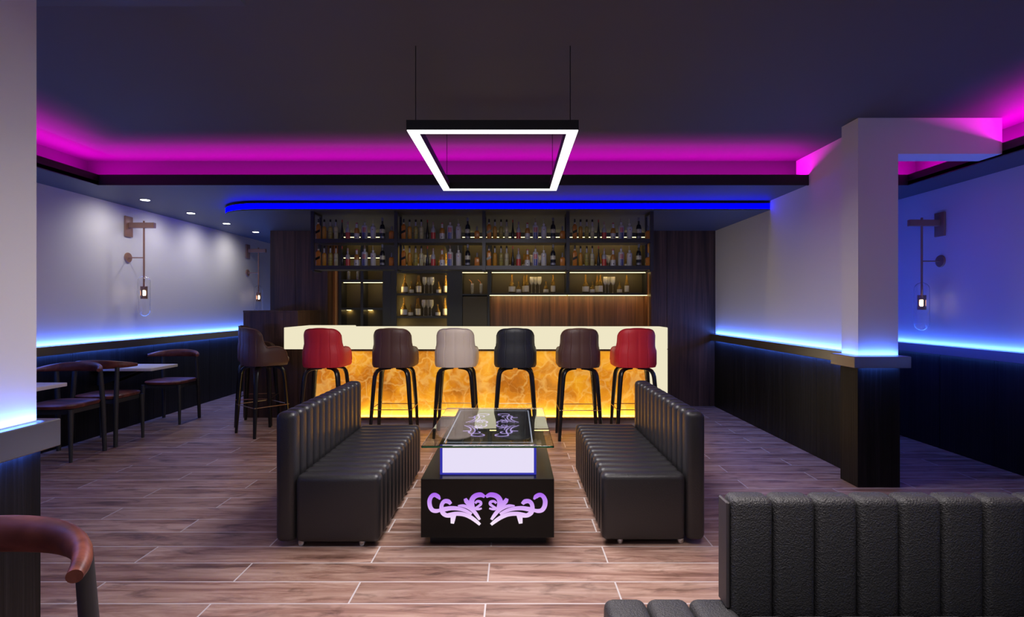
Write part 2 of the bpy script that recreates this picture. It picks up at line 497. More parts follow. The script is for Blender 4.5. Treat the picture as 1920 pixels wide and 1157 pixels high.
SH = (1.857, 1.544, 1.223)
for z in SH: MB().box(l + .031, r - .031, .012 if z < 1.8 else .022, .254, z - .028, z).build('shelf', M['cabinet'], t, 0)
for z in (za + .02, SH[0] - .029, SH[1] - .029, SH[2] - .029):
    for xx in (a0 - .022, a1 + .010):
        sd = 1 if xx < 0 else -1
        led('niche_glow', (ox + xx + (.014 if sd > 0 else -.002), YC + .05, z - .26), (ox + xx + (.014 if sd > 0 else -.002), YC + .05, z - .01), (sd, .6, 0), .01, (1., .68, .2), 1.6)
        MB().box(xx, xx + .012, .022, .034, z - .26, z - .01).build('led_strip', M['warm_led'], t, 0)
# C: narrow cabinet with the two cocktails
XC0, XC1 = XB1 + .001, xc(918)
t = thing('narrow_cabinet', 'narrow charcoal cabinet with cocktail niche over a closed panel in back bar', 'cabinet', ((XC0 + XC1) / 2, YC, 0))
ox = t.location.x; l, r = XC0 - ox, XC1 - ox
mb = MB().box(l, l + .012, 0, .29, 0, top).box(r - .03, r, 0, .29, 0, top).box(l, r, .262, .29, 0, top).box(l + .012, r - .03, .002, .26, 2.335, top)
mb.build('carcass', M['cabinet'], t, 0)
for z0, z1 in ((1.838, 1.872), (1.515, 1.535)): MB().box(l + .013, r - .031, .002, .26, z0, z1).build('shelf', M['cabinet'], t, 0)
MB().box(l + .018, r - .034, .012, .03, 0, 1.50).build('closed_panel', M['niche'], t, 0)
MB().box(l + .013, r - .031, .255, .261, 1.53, 2.335).build('back_panel', M['niche'], t, 0)
for z in (2.332, 1.836): strip(t, l + .014, r - .032, 0., z)
# D/E: two wall cabinets over the wooden splashback
def wall_cabinet(xa, xb, label):
    t = thing('wall_cabinet', label, 'cabinet', ((xa + xb) / 2, YC, 1.50), 0, 'lit wall cabinets above the splashback')
    l, r = xa - t.location.x, xb - t.location.x; q = -1.50
    mb = MB().box(l, l + .022, 0, .29, 1.52 + q, top + q).box(r - .022, r, 0, .29, 1.52 + q, top + q)
    mb.box(l, r, .262, .29, 1.52 + q, top + q).box(l + .022, r - .022, .001, .262, 1.52 + q, 1.548 + q).box(l + .022, r - .022, .001, .262, 2.335 + q, top + q)
    mb.build('carcass', M['cabinet'], t, 0)
    MB().box(l + .023, r - .023, .002, .26, 1.838 + q, 1.857 + q).build('shelf', M['cabinet'], t, 0)
    MB().box(l + .023, r - .023, .255, .261, 1.549 + q, 2.334 + q).build('back_panel', M['niche'], t, 0)
    for z in (2.332, 1.837): strip(t, l + .03, r - .03, .0, z + q)
    MB().box(l + .0, r - .012, .0, .014, 1.512 + q, 1.519 + q).build('led_strip', M['warm_led'], t, 0)
XD0, XD1, XE1 = XC1 + .001, xc(1064.5), xc(1215)
wall_cabinet(XD0, XD1, 'charcoal wall cabinet of lit bottle niches beside the narrow cocktail cabinet')
wall_cabinet(XD1 + .001, XE1, 'charcoal wall cabinet of lit bottle niches against the right walnut wall')
struct('trim_4', MB().box(XD0, 1.861, 7.99, 8.058, 0, 1.519), M['splash'])
led('splash_glow', (XD0 + .02, 7.79, 1.508), (XE1 - .02, 7.79, 1.508), (0, .9, -1), .02, (1., .66, .26), 1.5)
led('splash_glow', (1.846, 7.70, 1.0), (1.846, 7.70, 2.2), (1, .2, 0), .01, (1., .6, .22), .10)
led('splash_glow', (-2.50, 7.735, 1.0), (-2.50, 7.735, 2.2), (.3, 1, 0), .01, (1., .6, .22), .08)

# ------------------------------------------------------------------ bar counter
t = thing('bar_counter', 'long bar counter with glowing cream top and backlit amber onyx front', 'bar counter', (-.4, 6.2, 0))
ox, oy = -.4, 6.2
mb = MB()
ZB = 1.127
def slab_poly():
    return [(-2.534 - ox, 6.10 - oy), (1.69 - ox, 6.10 - oy), (1.69 - ox, 6.42 - oy), (1.66 - ox, 6.45 - oy), (-1.95 - ox, 6.45 - oy), (-1.95 - ox, 6.85 - oy), (-2.534 - ox, 6.85 - oy)]
mb.prism(slab_poly(), 'z', .887, ZB)
bmesh.ops.bevel(mb.bm, geom=[e for e in mb.bm.edges], offset=.008, segments=2, profile=.5, affect='EDGES')
mb.build('countertop', M['cream'], t)
MB().box(1.466 - ox, 1.69 - ox, 6.10 - oy, 6.45 - oy, 0, .886, .008, 2).build('end_leg', M['cream'], t)
MB().box(-2.24 - ox, 1.465 - ox, .006, .03, .122, .86).build('onyx_panel', M['onyx'], t, 0)
MB().box(-2.24 - ox, 1.465 - ox, -.032, .03, .092, .122, .002, 1).build('bottom_trim', M['walnut'], t)
MB().box(-2.24 - ox, 1.465 - ox, -.012, .03, .858, .886, .002, 1).build('top_trim', M['walnut'], t)
MB().box(-2.24 - ox, 1.465 - ox, .02, .30, 0, .091).build('plinth', M['plinth'], t, 0)
MB().box(-2.238 - ox, 1.465 - ox, .031, .24, .092, .886).build('carcass', M['walnut'], t, 0)
MB().box(-2.638 - ox, -2.1 - ox, .57, .64, 0, .886).build('return_panel', M['walnut'], t, 0)
led('onyx_base_light', (-2.2, 6.178, .125), (1.45, 6.178, .125), (0, .3, 1), .012, (1., .74, .28), 3.6)
t = thing('service_cabinet', 'tall dark walnut service cabinet standing at left end of the bar', 'cabinet', (-2.975, 7.15, 0))
MB().box(-.333, .333, -.375, .395, 0, 1.285).build('body', M['walnut'], t, 0)
MB().box(-.335, .335, -.38, .396, 1.286, 1.31, .002, 1).build('top_panel', M['walnut'], t)

# ------------------------------------------------------------------ overhead bottle rack
RX = [-2.204, -1.280, -.331, .583, 1.510]
RY0, RY1 = 6.0, 6.28
t = thing('bottle_rack', 'long dark metal bottle rack hanging from the ceiling above the bar', 'rack', (-.347, 6.0, 1.75))
ox, oy, oz = -.347, 6.0, 1.75
PX = [(582, 589), (739, 745), (903.5, 911), (1061, 1069), (1219, 1226)]
def X6(x): return (x - 964) * 6.0 / 1040
post_x = []
for a, b in PX:
    xa, xb = X6(a), X6(b); xm = (xa + xb) / 2; post_x.append(xm)
    fr = MB()
    fr.box(xm - .018 - ox, xm + .018 - ox, 0, .028, 1.75 - oz, ZD - oz - .001)
    fr.build('post', M['rack'], t, 0)
    MB().box(xm - .012 - ox, xm + .012 - ox, .255, .28, 1.75 - oz, ZD - oz - .001).build('post', M['rack'], t, 0)
    MB().box(xm - .012 - ox, xm + .012 - ox, .029, .254, ZD - oz - .026, ZD - oz - .001).build('top_rail', M['rack'], t, 0)
    MB().box(xm - .012 - ox, xm + .012 - ox, .029, .254, 1.738 - oz, 1.7545 - oz).build('bottom_rail', M['rack'], t, 0)
for i in range(4):
    xa, xb = post_x[i] + .019 - ox, post_x[i + 1] - .019 - ox
    for z in (1.80, 2.091):
        MB().box(xa, xb, .004, .27, z - .042 - oz, z - oz).build('shelf', M['rack'], t, 0)

# ------------------------------------------------------------------ bottles of the rack
def lathe_part(name, prof, mat, parent, n=14, loc=None):
    return MB().lathe(prof, n).build(name, mat, parent, 50, loc)
def profile_body(r, hb, rn, hn, sh=.03, e=.003):
    p = [(r - e, 0), (r, e), (r, hb)]
    for i in range(1, 6):
        a = PI / 2 * i / 5
        p.append((rn + (r - rn) * math.cos(a), hb + sh * math.sin(a)))
    p.append((rn, hn)); return p
def label_band(r, z0, z1, mat, parent, name='label', a0=-160, a1=-20, skew=0., n=10):
    """curved label on the front (towards -y)"""
    mb = MB(); rr = r + .0007; rows = []
    for i in range(n + 1):
        a = math.radians(a0 + (a1 - a0) * i / n); k = (i / n - .5) * skew
        rows.append([(rr * math.cos(a), rr * math.sin(a), z0 + k), (rr * math.cos(a), rr * math.sin(a), z1 + k),
                     ((rr - .0005) * math.cos(a), (rr - .0005) * math.sin(a), z1 + k), ((rr - .0005) * math.cos(a), (rr - .0005) * math.sin(a), z0 + k)])
    mb.ring_loft(rows)
    return mb.build(name, mat, parent, 50)
def emblem(r, z, rad, mat, parent, ring=True, name='emblem'):
    mb = MB(); n = 14; y = -r - .0012
    if ring:
        pts = [(rad * math.cos(2 * PI * k / n), y, z + rad * math.sin(2 * PI * k / n)) for k in range(n + 1)]
        mb.tube(pts, .0011, 5)
    else:
        mb.prism([(rad * math.cos(2 * PI * k / n), z + rad * math.sin(2 * PI * k / n)) for k in range(n)], 'y', y - .0005, y + .001)
    return mb.build(name, mat, parent, 50)

BM = {k: plastic('bottle_' + k, tuple(.62 * q for q in v)) for k, v in dict(
    orange=(.78, .26, .035), gold=(.78, .36, .03), olive=(.50, .42, .10), pale=(.72, .66, .40), black=(.006, .006, .008),
    red=(.75, .07, .06), rose=(.50, .30, .28), amber=(.60, .25, .03), white=(.80, .78, .80), dark=(.012, .013, .02),
    beige=(.70, .66, .50), blue=(.05, .07, .40), clear=(.55, .53, .58), redlabel=(.70, .12, .16), steel=(.30, .30, .38), navy=(.05, .06, .09)).items()}

def square_body(w, hb, rn, hn, mat, parent):
    a = w / 2
    lv = [(0, 0, 0, a - .003, a - .003), (.004, 0, 0, a, a), (hb, 0, 0, a, a), (hb + .010, 0, 0, a * .9, a * .9), (hb + .018, 0, 0, a * .6, a * .6), (hb + .022, 0, 0, rn, rn), (hn, 0, 0, rn, rn)]
    return MB().superloft(lv, 6., 24).build('bottle_body', mat, parent, 50)

def mk(kind):
    names = dict(whisky='whisky_bottle', gold='liqueur_bottle', olive='liqueur_bottle', pale='liqueur_bottle', slim='slim_bottle', rose='gin_bottle',
                 amber='bourbon_bottle', frost='vodka_bottle', milk='rum_bottle', dark='port_bottle', squat='cognac_bottle')
    t = thing(names[kind], None, 'bottle')
    B = BM
    if kind == 'whisky':
        square_body(.046, .145, .010, .178, B['orange'], t)
        lathe_part('neck_label', [(.0115, .172), (.0115, .188)], B['white'], t)
        lathe_part('cap', [(.009, .188), (.009, .222), (.006, .228)], B['navy'], t)
        MB().prism([(-.024, .062), (.024, .084), (.024, .112), (-.024, .090)], 'y', -.0242, -.0228).build('label', B['black'], t, 0)
    elif kind in ('gold', 'olive', 'pale'):
        lathe_part('bottle_body', profile_body(.0225, .122, .009, .150, .022), B[kind], t)
        lathe_part('neck', [(.0095, .150), (.009, .195)], B['clear'], t)
        lathe_part('cap', [(.0105, .195), (.0105, .218), (.008, .222)], B['black'], t)
        if kind != 'olive': emblem(.0225, .040, .010, B['amber'] if kind == 'gold' else B['olive'], t)
        if kind == 'olive': emblem(.0225, .105, .005, B['amber'], t, False)
        if kind != 'gold': label_band(.0225, .082, .085, B['dark'], t, 'label_line')
        if kind == 'olive': label_band(.0225, .052, .055, B['dark'], t, 'label_line')
    elif kind == 'slim':
        lathe_part('bottle_body', [(.017, 0), (.019, .004), (.018, .075), (.010, .125), (.0055, .165), (.005, .19)], B['black'], t)
        lathe_part('cap', [(.0065, .19), (.0065, .216), (.005, .22)], B['red'], t)
    elif kind == 'rose':
        lathe_part('bottle_body', profile_body(.025, .088, .009, .165, .045), B['clear'], t)
        label_band(.025, .002, .078, B['red'], t, 'label', -180, 0)
        lathe_part('cap', [(.010, .165), (.010, .196)], B['rose'], t)
    elif kind == 'amber':
        lathe_part('bottle_body', profile_body(.029, .085, .011, .132, .045), B['amber'], t)
        label_band(.029, .004, .068, B['white'], t, 'label', -178, -2)
        emblem(.029, .025, .0065, B['dark'], t, False)
        lathe_part('neck_label', [(.013, .128), (.012, .172)], B['white'], t)
        lathe_part('cap', [(.012, .172), (.011, .186)], B['redlabel'], t)
    elif kind == 'frost':
        lathe_part('bottle_body', profile_body(.032, .142, .011, .168, .018), B['white'], t)
        label_band(.032, .080, .132, B['redlabel'], t, 'label', -122, -58)
        label_band(.032, .006, .076, B['blue'], t, 'label', -122, -58)
        for zz in (.092, .108, .124): emblem(.032, zz, .006, B['white'], t)
        for zz in (.020, .036, .052, .066): emblem(.032, zz, .005, B['clear'], t)
        lathe_part('cap', [(.012, .168), (.012, .190)], B['white'], t)
        MB().tube([(0, 0, .19), (0, 0, .215), (-.006, 0, .235)], .0035, 6).build('pourer', B['rose'], t)
    elif kind == 'milk':
        lathe_part('bottle_body', profile_body(.030, .130, .011, .158, .02), B['white'], t)
        emblem(.030, .108, .008, B['rose'], t, False)
        lathe_part('cap', [(.013, .158), (.013, .175)], B['white'], t)
        MB().tube([(-.003, 0, .175), (-.005, 0, .228)], .0035, 6).build('pourer', B['beige'], t)
    elif kind == 'dark':
        lathe_part('bottle_body', profile_body(.030, .108, .011, .205, .062), B['dark'], t)
        label_band(.030, .072, .114, B['beige'], t, 'label', -178, -2)
        label_band(.030, .012, .036, B['steel'], t, 'lower_label', -150, -30)
        emblem(.030, .103, .004, B['dark'], t, False)
        lathe_part('cap', [(.0125, .205), (.0125, .238), (.011, .242)], B['steel'], t)
    elif kind == 'squat':
        square_body(.056, .078, .010, .100, B['orange'], t)
        lathe_part('stopper', [(.009, .100), (.009, .145), (.006, .148)], B['steel'], t)
    return t
KINDS = [('whisky', 597, 'orange whisky bottle with slanted black label'), ('gold', 608, 'golden bottle with thin ring emblem'),
         ('olive', 619.5, 'olive green bottle with black cap'), ('pale', 630, 'pale yellow bottle with ring emblem'),
         ('slim', 641.5, 'slim black bottle with red tip'), ('rose', 652.3, 'clear bottle with red lower half'),
         ('amber', 669, 'amber bottle with broad white label'), ('frost', 684, 'white bottle with red and blue label'),
         ('milk', 699.7, 'plain white bottle with pourer'), ('dark', 717, 'dark bottle with beige label'),
         ('squat', 734.5, 'squat orange bottle')]
PROTO = {}
for sh, zs in (('lower', 1.8005), ('upper', 2.0915)):
    for bay, bn in enumerate(('first', 'second', 'third', 'fourth')):
        for k, px, lab in KINDS:
            first = k not in PROTO
            if first: PROTO[k] = mk(k)
            px2 = px + (0, 160, 320, 480.6)[bay]
            put(PROTO[k], first, ((px2 - 964) * 6.1 / 1040, 6.10, zs), 0, f'{lab}, {sh} rack shelf, {bn} bay from left', 'bottle', f'bottles on the {sh} shelf of the rack')

# ------------------------------------------------------------------ wine sets of the back bar
def wine(name, prof, fill, lab, rmax):
    t = thing(name, None, 'bottle')
    lathe_part('glass_body', prof, M['amber_lit_glass'], t, 16)
    k = len(fill)
    lathe_part('wine_fill', fill, BM['dark'], t, 12)
    label_band(rmax, lab[0], lab[1], BM['white'], t, 'label', -175, -5)
    return t
P_TEAR = [(.040, 0), (.046, .01), (.048, .05), (.045, .09), (.034, .125), (.020, .16), (.0125, .19), (.012, .258), (.0135, .264)]
F_TEAR = [(.038, .004), (.0445, .012), (.0455, .05), (.0425, .088), (.030, .118), (.006, .155)]
P_TALL = [(.029, 0), (.032, .008), (.032, .11), (.026, .15), (.014, .19), (.011, .21), (.0105, .25), (.012, .256)]
F_TALL = [(.028, .004), (.030, .01), (.030, .108), (.020, .14), (.005, .17)]
P_SMALL = [(.032, 0), (.036, .006), (.036, .055), (.028, .085), (.013, .11), (.0085, .125), (.008, .160), (.009, .166)]
F_SMALL = [(.031, .004), (.0345, .01), (.0345, .054), (.018, .08), (.004, .15)]
def wine_glass():
    t = thing('wine_glass', None, 'glass')
    lathe_part('bowl', [(.004, .115), (.016, .122), (.028, .145), (.033, .175), (.0325, .205), (.031, .232), (.029, .232), (.0305, .205), (.031, .175), (.026, .148), (.015, .126), (.003, .121)], M['clear_glass'], t, 16)
    lathe_part('stem', [(.004, .006), (.003, .02), (.003, .10), (.0045, .1145)], M['clear_glass'], t, 8)
    lathe_part('foot', [(.030, 0), (.030, .002), (.010, .005), (.004, .0055)], M['clear_glass'], t, 16)
    return t
YS = 7.87
ITEMS = [('tear', -37, 'round bellied wine bottle'), ('small', -24.5, 'small half bottle left of the glasses'), ('tall', -14, 'slim wine bottle, left of the close pair'),
         ('tall', -9.6, 'slim wine bottle, right of the close pair'), ('glass', -.0, 'left wine glass of three'), ('glass', 7.2, 'middle wine glass of three'), ('glass', 14.3, 'right wine glass of three'),
         ('small', 26.5, 'small half bottle right of the glasses'), ('tall', 40.0, 'slim wine bottle at the right end')]
WP = {}
def wp(k):
    if k == 'tear': return wine('wine_bottle', P_TEAR, F_TEAR, (.02, .095), .0478)
    if k == 'tall': return wine('wine_bottle', P_TALL, F_TALL, (.018, .105), .032)
    if k == 'small': return wine('half_bottle', P_SMALL, F_SMALL, (.010, .054), .036)
    return wine_glass()
for (cx, zz, where) in ((796.5, 1.8575, 'arched cabinet top shelf'), (796, 1.5445, 'arched cabinet middle shelf'), (794.5, 1.2235, 'arched cabinet lowest shelf'),
                        (997, 1.5485, 'lower niche left of two wall cabinets'), (1135, 1.5485, 'lower niche right of two wall cabinets'),
                        (997, 1.8575, 'upper niche left of two wall cabinets'), (1135, 1.8575, 'upper niche right of two wall cabinets')):
    for j, (k, dx, lab) in enumerate(ITEMS):
        first = k not in WP
        if first: WP[k] = wp(k)
        yy = YS + (.07 if j == 2 else (-.02 if j == 3 else (.05 if j == 5 else 0)))
        x = (cx + dx - 964) * YS / 1040
        short = where.replace('wall cabinets', 'cabinets')
        put(WP[k], first, (x, yy, zz), 0, f'{lab}, {short}', 'glass' if k == 'glass' else 'bottle', 'wine bottles and glasses in the back bar')
def cocktail():
    t = thing('cocktail_glass', None, 'glass')
    lathe_part('glass_body', [(.018, 0), (.018, .01), (.021, .02), (.024, .15), (.022, .15), (.019, .022)], M['clear_glass'], t, 14)
    lathe_part('drink', [(.016, .023), (.0205, .13)], plastic('dark_cocktail', (.05, .012, .008)), t, 12)
    MB().tube([(.012, 0, .05), (-.012, 0, .175), (-.045, 0, .205)], .0032, 6).build('straw', plastic('orange_straw', (.75, .22, .06)), t)
    return t
ck = cocktail()
for i, (x, y, z, lab) in enumerate(((885.5, 7.86, 1.5355, 'left dark cocktail with orange straw in the narrow cabinet niche'), (902, 7.86, 1.5355, 'right dark cocktail with orange straw in the narrow cabinet niche'),
                                    (654, 7.86, 1.7355, 'left dark cocktail glass in the pigeonhole cabinet behind the rack'), (671, 7.86, 1.7355, 'right dark cocktail glass in the pigeonhole cabinet behind the rack'))):
    put(ck, i == 0, ((x - 964) * y / 1040, y, z), 0, lab, 'glass', 'cocktails in the back bar')

# ------------------------------------------------------------------ bar stools
def stool_plan(u):
    s = 1 if u >= 0 else -1; a = abs(u)
    if a <= .62:
        p = a / .62 * PI / 2
        return s * .222 * abs(math.sin(p)) ** .82, -.205 * abs(math.cos(p)) ** .72
    return s * .222, (a - .62) / .38 * .17
def sstep(a, b, x):
    q = min(1, max(0, (x - a) / (b - a))); return q * q * (3 - 2 * q)
def stool_top(u):
    a = abs(u)
    if a < .15: return 1.13 - .006 * (a / .15) ** 2
    if a < .50: return .985 + .139 * math.sqrt(max(0, 1 - ((a - .15) / .35) ** 2.8))
    if a < .57: return .985 - .055 * math.sin((a - .50) / .07 * PI / 2)
    if a < .76: return .93 + .004 * math.sin((a - .57) / .19 * PI)
    return .785 + .145 * math.sqrt(max(0, 1 - ((a - .76) / .24) ** 2))
def make_stool(col, seam_col):
    name = 'bar_stool'
    t = thing(name, None, 'bar stool')
    fab = leather('upholstery', col, .5, 240., .12)
    seam = principled('seam', seam_col, .5)
    us = sorted(set([round(-1 + 2 * i / 56, 4) for i in range(57)] + [round(s + d, 4) for s in (0, .16, -.16, .34, -.34) for d in (-.009, 0, .009)]))
    seams = {0., .16, -.16, .34, -.34}
    M_ = 9; zb = .735
    outer, inner = [], []
    for u in us:
        x, y = stool_plan(u); zt = stool_top(u); co, ci = [], []
        for k in range(M_ + 1):
            f = k / M_; z = zb + (zt - zb) * f
            sc = 1. - .095 * sstep(.89, .96, z) + .02 * sstep(.96, 1.03, z) - .03 * sstep(1.05, 1.13, z) - .05 * max(0, (.765 - z) / .03) ** 2
            g = .984 if u in seams and k < M_ else 1.
            co.append(Vector((x * sc * g, y * (1 - (1 - sc) * .4) * g, z)))
            ci.append(Vector((x * sc * .86, y * (1 - (1 - sc) * .4) * .85, z)))
        outer.append(co); inner.append(ci)
    mb = MB(); rings = []
    for co, ci in zip(outer, inner):
        top = (co[-1] + ci[-1]) / 2 + Vector((0, 0, .010))
        rings.append(co + [co[-1].lerp(top, .6) + Vector((0, 0, .003)), top, ci[-1].lerp(top, .6) + Vector((0, 0, .003))] + ci[::-1])
    mb.ring_loft(rings)
    sh = mb.build('shell', fab, t, 50)
    pts = [co[-1] + Vector((0, 0, .002)) for co in outer]
    MB().tube(pts, .0038, 6).build('piping', seam, sh)
    MB().superloft([(.738, 0, .03, .150, .185), (.745, 0, .03, .172, .205), (.765, 0, .032, .184, .218), (.80, 0, .032, .184, .218), (.815, 0, .032, .172, .206), (.820, 0, .032, .13, .16)], 3.6, 32).build('seat', fab, t, 60)
    MB().box(-.09, .09, -.09, .09, .7285, .7375, .003, 1).build('swivel_plate', M['matt_black'], t)
    fx, fy = .212, .185
    for sx in (-1, 1):
        for sy in (-1, 1):
            d = Vector((sx * fx, sy * fy, 0)); R = d.length; d.normalize()
            rr = [(.05, .716), (.12, .716), (.165, .712), (.196, .698), (.216, .672), (.226, .64), (.238, .54), (.262, .27), (R, 0)]
            # flat bentwood: wide face across the radius
            pts = [Vector((d.x * r_, d.y * r_, z)) for r_, z in rr]
            MB().sweep(pts, (-d.y, d.x, 0), [.042, .044, .046, .046, .046, .046, .044, .038, .028], [.022, .024, .030, .032, .032, .032, .031, .028, .022]).build('leg', M['stool_leg'], t, 40)
    q = .258 / math.hypot(fx, fy) + .02; cx, cy = fx * q + .012, fy * q + .012
    mb = MB()
    ring = [(-cx, -cy), (cx, -cy), (cx, cy), (-cx, cy)]
    for i in range(4):
        a, b = ring[i], ring[(i + 1) % 4]
        mb.tube([(a[0], a[1], .31), ((a[0] + b[0]) / 2, (a[1] + b[1]) / 2, .31), (b[0], b[1], .31)], .0045, 6)
    mb.build('footrest', M['gold'], t)
    return t
RED, BROWN, CREAM, BLACK = (.62, .018, .03), (.085, .036, .028), (.64, .53, .43), (.014, .015, .020)
SG = 'bar stools along the counter'
for colr, sc, spots in (
    (RED, (.45, .02, .03), [(-1.968, 5.80, 0, 'red bar stool near the left end of the amber bar front'), (1.255, 5.80, 0, 'red bar stool at the right end of bar beside cream leg')]),
    (BROWN, (.22, .12, .07), [(-1.25, 5.80, 0, 'brown bar stool between the red stool and the cream stool'), (.668, 5.77, 0, 'brown bar stool between the black stool and a red stool'),
                              (-2.70, 5.955, -40, 'brown bar stool turned sideways, nearer of two at the bar\'s left end'), (-2.99, 6.47, -78, 'brown bar stool half hidden behind another, against the walnut cabinet')]),
    (CREAM, (.42, .34, .29), [(-.607, 5.83, 0, 'cream bar stool facing the amber bar front')]),
    (BLACK, (.03, .03, .035), [(.012, 5.80, 0, 'black bar stool facing the amber bar, right of the cream one')])):
    p = make_stool(colr, sc)
    for i, (x, y, rz, lab) in enumerate(spots):
        put(p, i == 0, (x, y, 0), math.radians(rz), lab, 'bar stool', SG)

# ------------------------------------------------------------------ channelled sofas
def channel(mb, a, b, lo, hi, bev, axis='y'):
    if axis == 'y': mb.box(lo[0], hi[0], a, b, lo[1], hi[1], bev, 4)
    else: mb.box(a, b, lo[0], hi[0], lo[1], hi[1], bev, 3)
def make_sofa(L=1.38, W=.585, n=13):
    t = thing('channel_sofa', None, 'sofa')
    st = L / n; mb, ms = MB(), MB()
    for i in range(n):
        a, b = -L / 2 + i * st, -L / 2 + (i + 1) * st
        channel(mb, a, b, (-W / 2, .03), (-W / 2 + .11, .76), .036)
        channel(ms, a, b, (-W / 2 + .111, .03), (W / 2, .408), .034)
    mb.build('backrest', M['leather'], t, 60); ms.build('seat', M['leather'], t, 60)
    for x in (-W / 2 + .13, W / 2 - .11):
        for y in (-L / 2 + .06, L / 2 - .06):
            MB().lathe([(.021, 0), (.024, .004), (.024, .0305)], 16, x, y).build('foot', M['chrome'], t, 40)
    return t
s = make_sofa()
SO = 'facing channel sofas around the glass table'
put(s, True, (-1.0445, 3.785, 0), 0, 'black channel-tufted leather sofa to the left of the glass table', 'sofa', SO)
put(s, False, (.789, 3.815, 0), PI, 'black channel-tufted leather sofa to the right of the glass table', 'sofa', SO)
# corner sofa close to the viewer
t = thing('corner_sofa', 'large grey-black channelled sofa with open seat end, cropped in bottom right corner', 'sofa', (1.3, 1.55, 0))
ox, oy = 1.3, 1.55
mb = MB(); x = .675
while x < 2.35:
    mb.box(x - ox, x + .1305 - ox, 1.715 - oy, 1.80 - oy, .36, .757, .024, 4); x += .131
mb.build('backrest', M['leather_grain'], t, 60)
mb = MB(); x = .288
while x < 2.35:
    mb.box(x - ox, x + .1365 - ox, 1.20 - oy, (1.81 if x < .60 else 1.712) - oy, .03, .408, .030, 4); x += .137
mb.build('seat', M['leather_grain'], t, 60)
MB().box(.70 - ox, 2.3 - ox, 1.7125 - oy, 1.81 - oy, .03, .358).build('back_base', M['leather_grain'], t, 0)
MB().box(.662 - ox, .6735 - ox, 1.728 - oy, 1.80 - oy, .41, .742, .004, 1).build('end_panel', principled('dark_taupe', (.05, .042, .044), .5), t)
for x in (.36, 2.2):
    for y in (1.27, 1.74): MB().lathe([(.021, 0), (.024, .004), (.024, .0305)], 16, x - ox, y - oy).build('foot', M['chrome'], t, 40)

# ------------------------------------------------------------------ glowing coffee table
TX, TY = -.149, 3.70
t = thing('coffee_table', 'black coffee table with glass top, glowing lavender box and purple scroll motif', 'table', (TX, TY, 0))
MB().box(-.332, .332, -.52, .52, 0, .061).build('plinth', M['matt_black'], t, 0)
b = MB().box(-.3725, .3725, -.60, .60, .062, .39, .002, 1).build('base_box', M['black'], t)
lb = MB().box(-.2622, .2622, -.515, -.5062, .3905, .551).box(-.2752, .2752, -.506, .556, .3905, .551).build('light_box', M['lightbox'], t, 0)
for x0, x1 in ((-.276, -.2625), (.2625, .276)):
    for y0, y1 in ((-.5205, -.5065), (.5565, .575)):
        MB().box(x0, x1, y0, y1, .3905, .552).build('blue_edge', M['lightbox_edge'], lb, 0)
MB().box(-.2623, .2623, -.5205, -.5155, .3905, .3995).build('blue_edge', M['lightbox_edge'], lb, 0)
MB().box(-.276, .276, -.521, .575, .5525, .5565).build('box_lid', M['black'], lb, 0)
g = MB().box(-.3735, .3735, -.585, .60, .558, .571, .0035, 2).build('glass_top', M['tabletop_glass'], t, 0)
MB().box(-.368, .368, -.5856, -.5851, .560, .569).build('front_edge', principled('green_glass_edge', (.015, .11, .045), .12), g, 0)
# scroll motif: half drawn as variable-width strokes in crop units, mirrored
ST = [  # (points (u right, v down), widths)
    ([(252, 755), (238, 735), (213, 722), (190, 733), (176, 765), (180, 805), (198, 832), (228, 838), (262, 828)], [8, 26, 26, 25, 27, 27, 26, 24, 16]),
    ([(330, 788), (312, 770), (285, 768), (266, 788), (262, 822), (272, 852), (300, 870), (345, 872)], [18, 28, 26, 24, 26, 28, 26, 20]),
    ([(262, 830), (330, 818), (390, 822), (440, 838), (480, 860)], [30, 26, 24, 20, 14]),
    ([(300, 868), (360, 858), (420, 862), (470, 882), (510, 910), (540, 936)], [20, 24, 25, 25, 22, 16]),
    ([(348, 868), (344, 900), (340, 928)], [36, 28, 20]),
    ([(380, 800), (415, 800), (455, 812), (490, 835), (515, 865), (538, 900)], [6, 18, 22, 24, 22, 14]),
    ([(432, 748), (442, 768), (462, 792), (488, 822)], [18, 28, 24, 16]),
    ([(490, 830), (478, 790), (484, 752), (508, 728), (545, 721), (574, 736)], [30, 36, 32, 31, 29, 16]),
    ([(504, 782), (520, 768), (542, 772), (546, 788), (528, 804), (508, 820), (530, 824), (552, 818)], [14, 16, 17, 16, 15, 16, 14, 10]),
]
def stroke(mb, pts, ws, f, thick, n=4):
    # Catmull-Rom resample, then a flat ribbon solid; f maps (u, v, depth) to 3-D
    P = [Vector((p[0], p[1], 0)) for p in pts]; out = []; W = []
    for i in range(len(P) - 1):
        p0, p1, p2, p3 = P[max(i - 1, 0)], P[i], P[i + 1], P[min(i + 2, len(P) - 1)]
        for k in range(n):
            s = k / n
            out.append(.5 * ((2 * p1) + (p2 - p0) * s + (2 * p0 - 5 * p1 + 4 * p2 - p3) * s * s + (3 * p1 - p0 - 3 * p2 + p3) * s ** 3))
            W.append(ws[i] + (ws[i + 1] - ws[i]) * s)
    out.append(P[-1]); W.append(ws[-1]); rings = []
    for i, p in enumerate(out):
        d = (out[min(i + 1, len(out) - 1)] - out[max(i - 1, 0)]).normalized(); nn = Vector((-d.y, d.x, 0)) * W[i] / 2
        a, c = p + nn, p - nn
        rings.append([f(a.x, a.y, 0), f(c.x, c.y, 0), f(c.x, c.y, thick), f(a.x, a.y, thick)])
    mb.ring_loft(rings)
K = .745 / 960.
mb = MB()
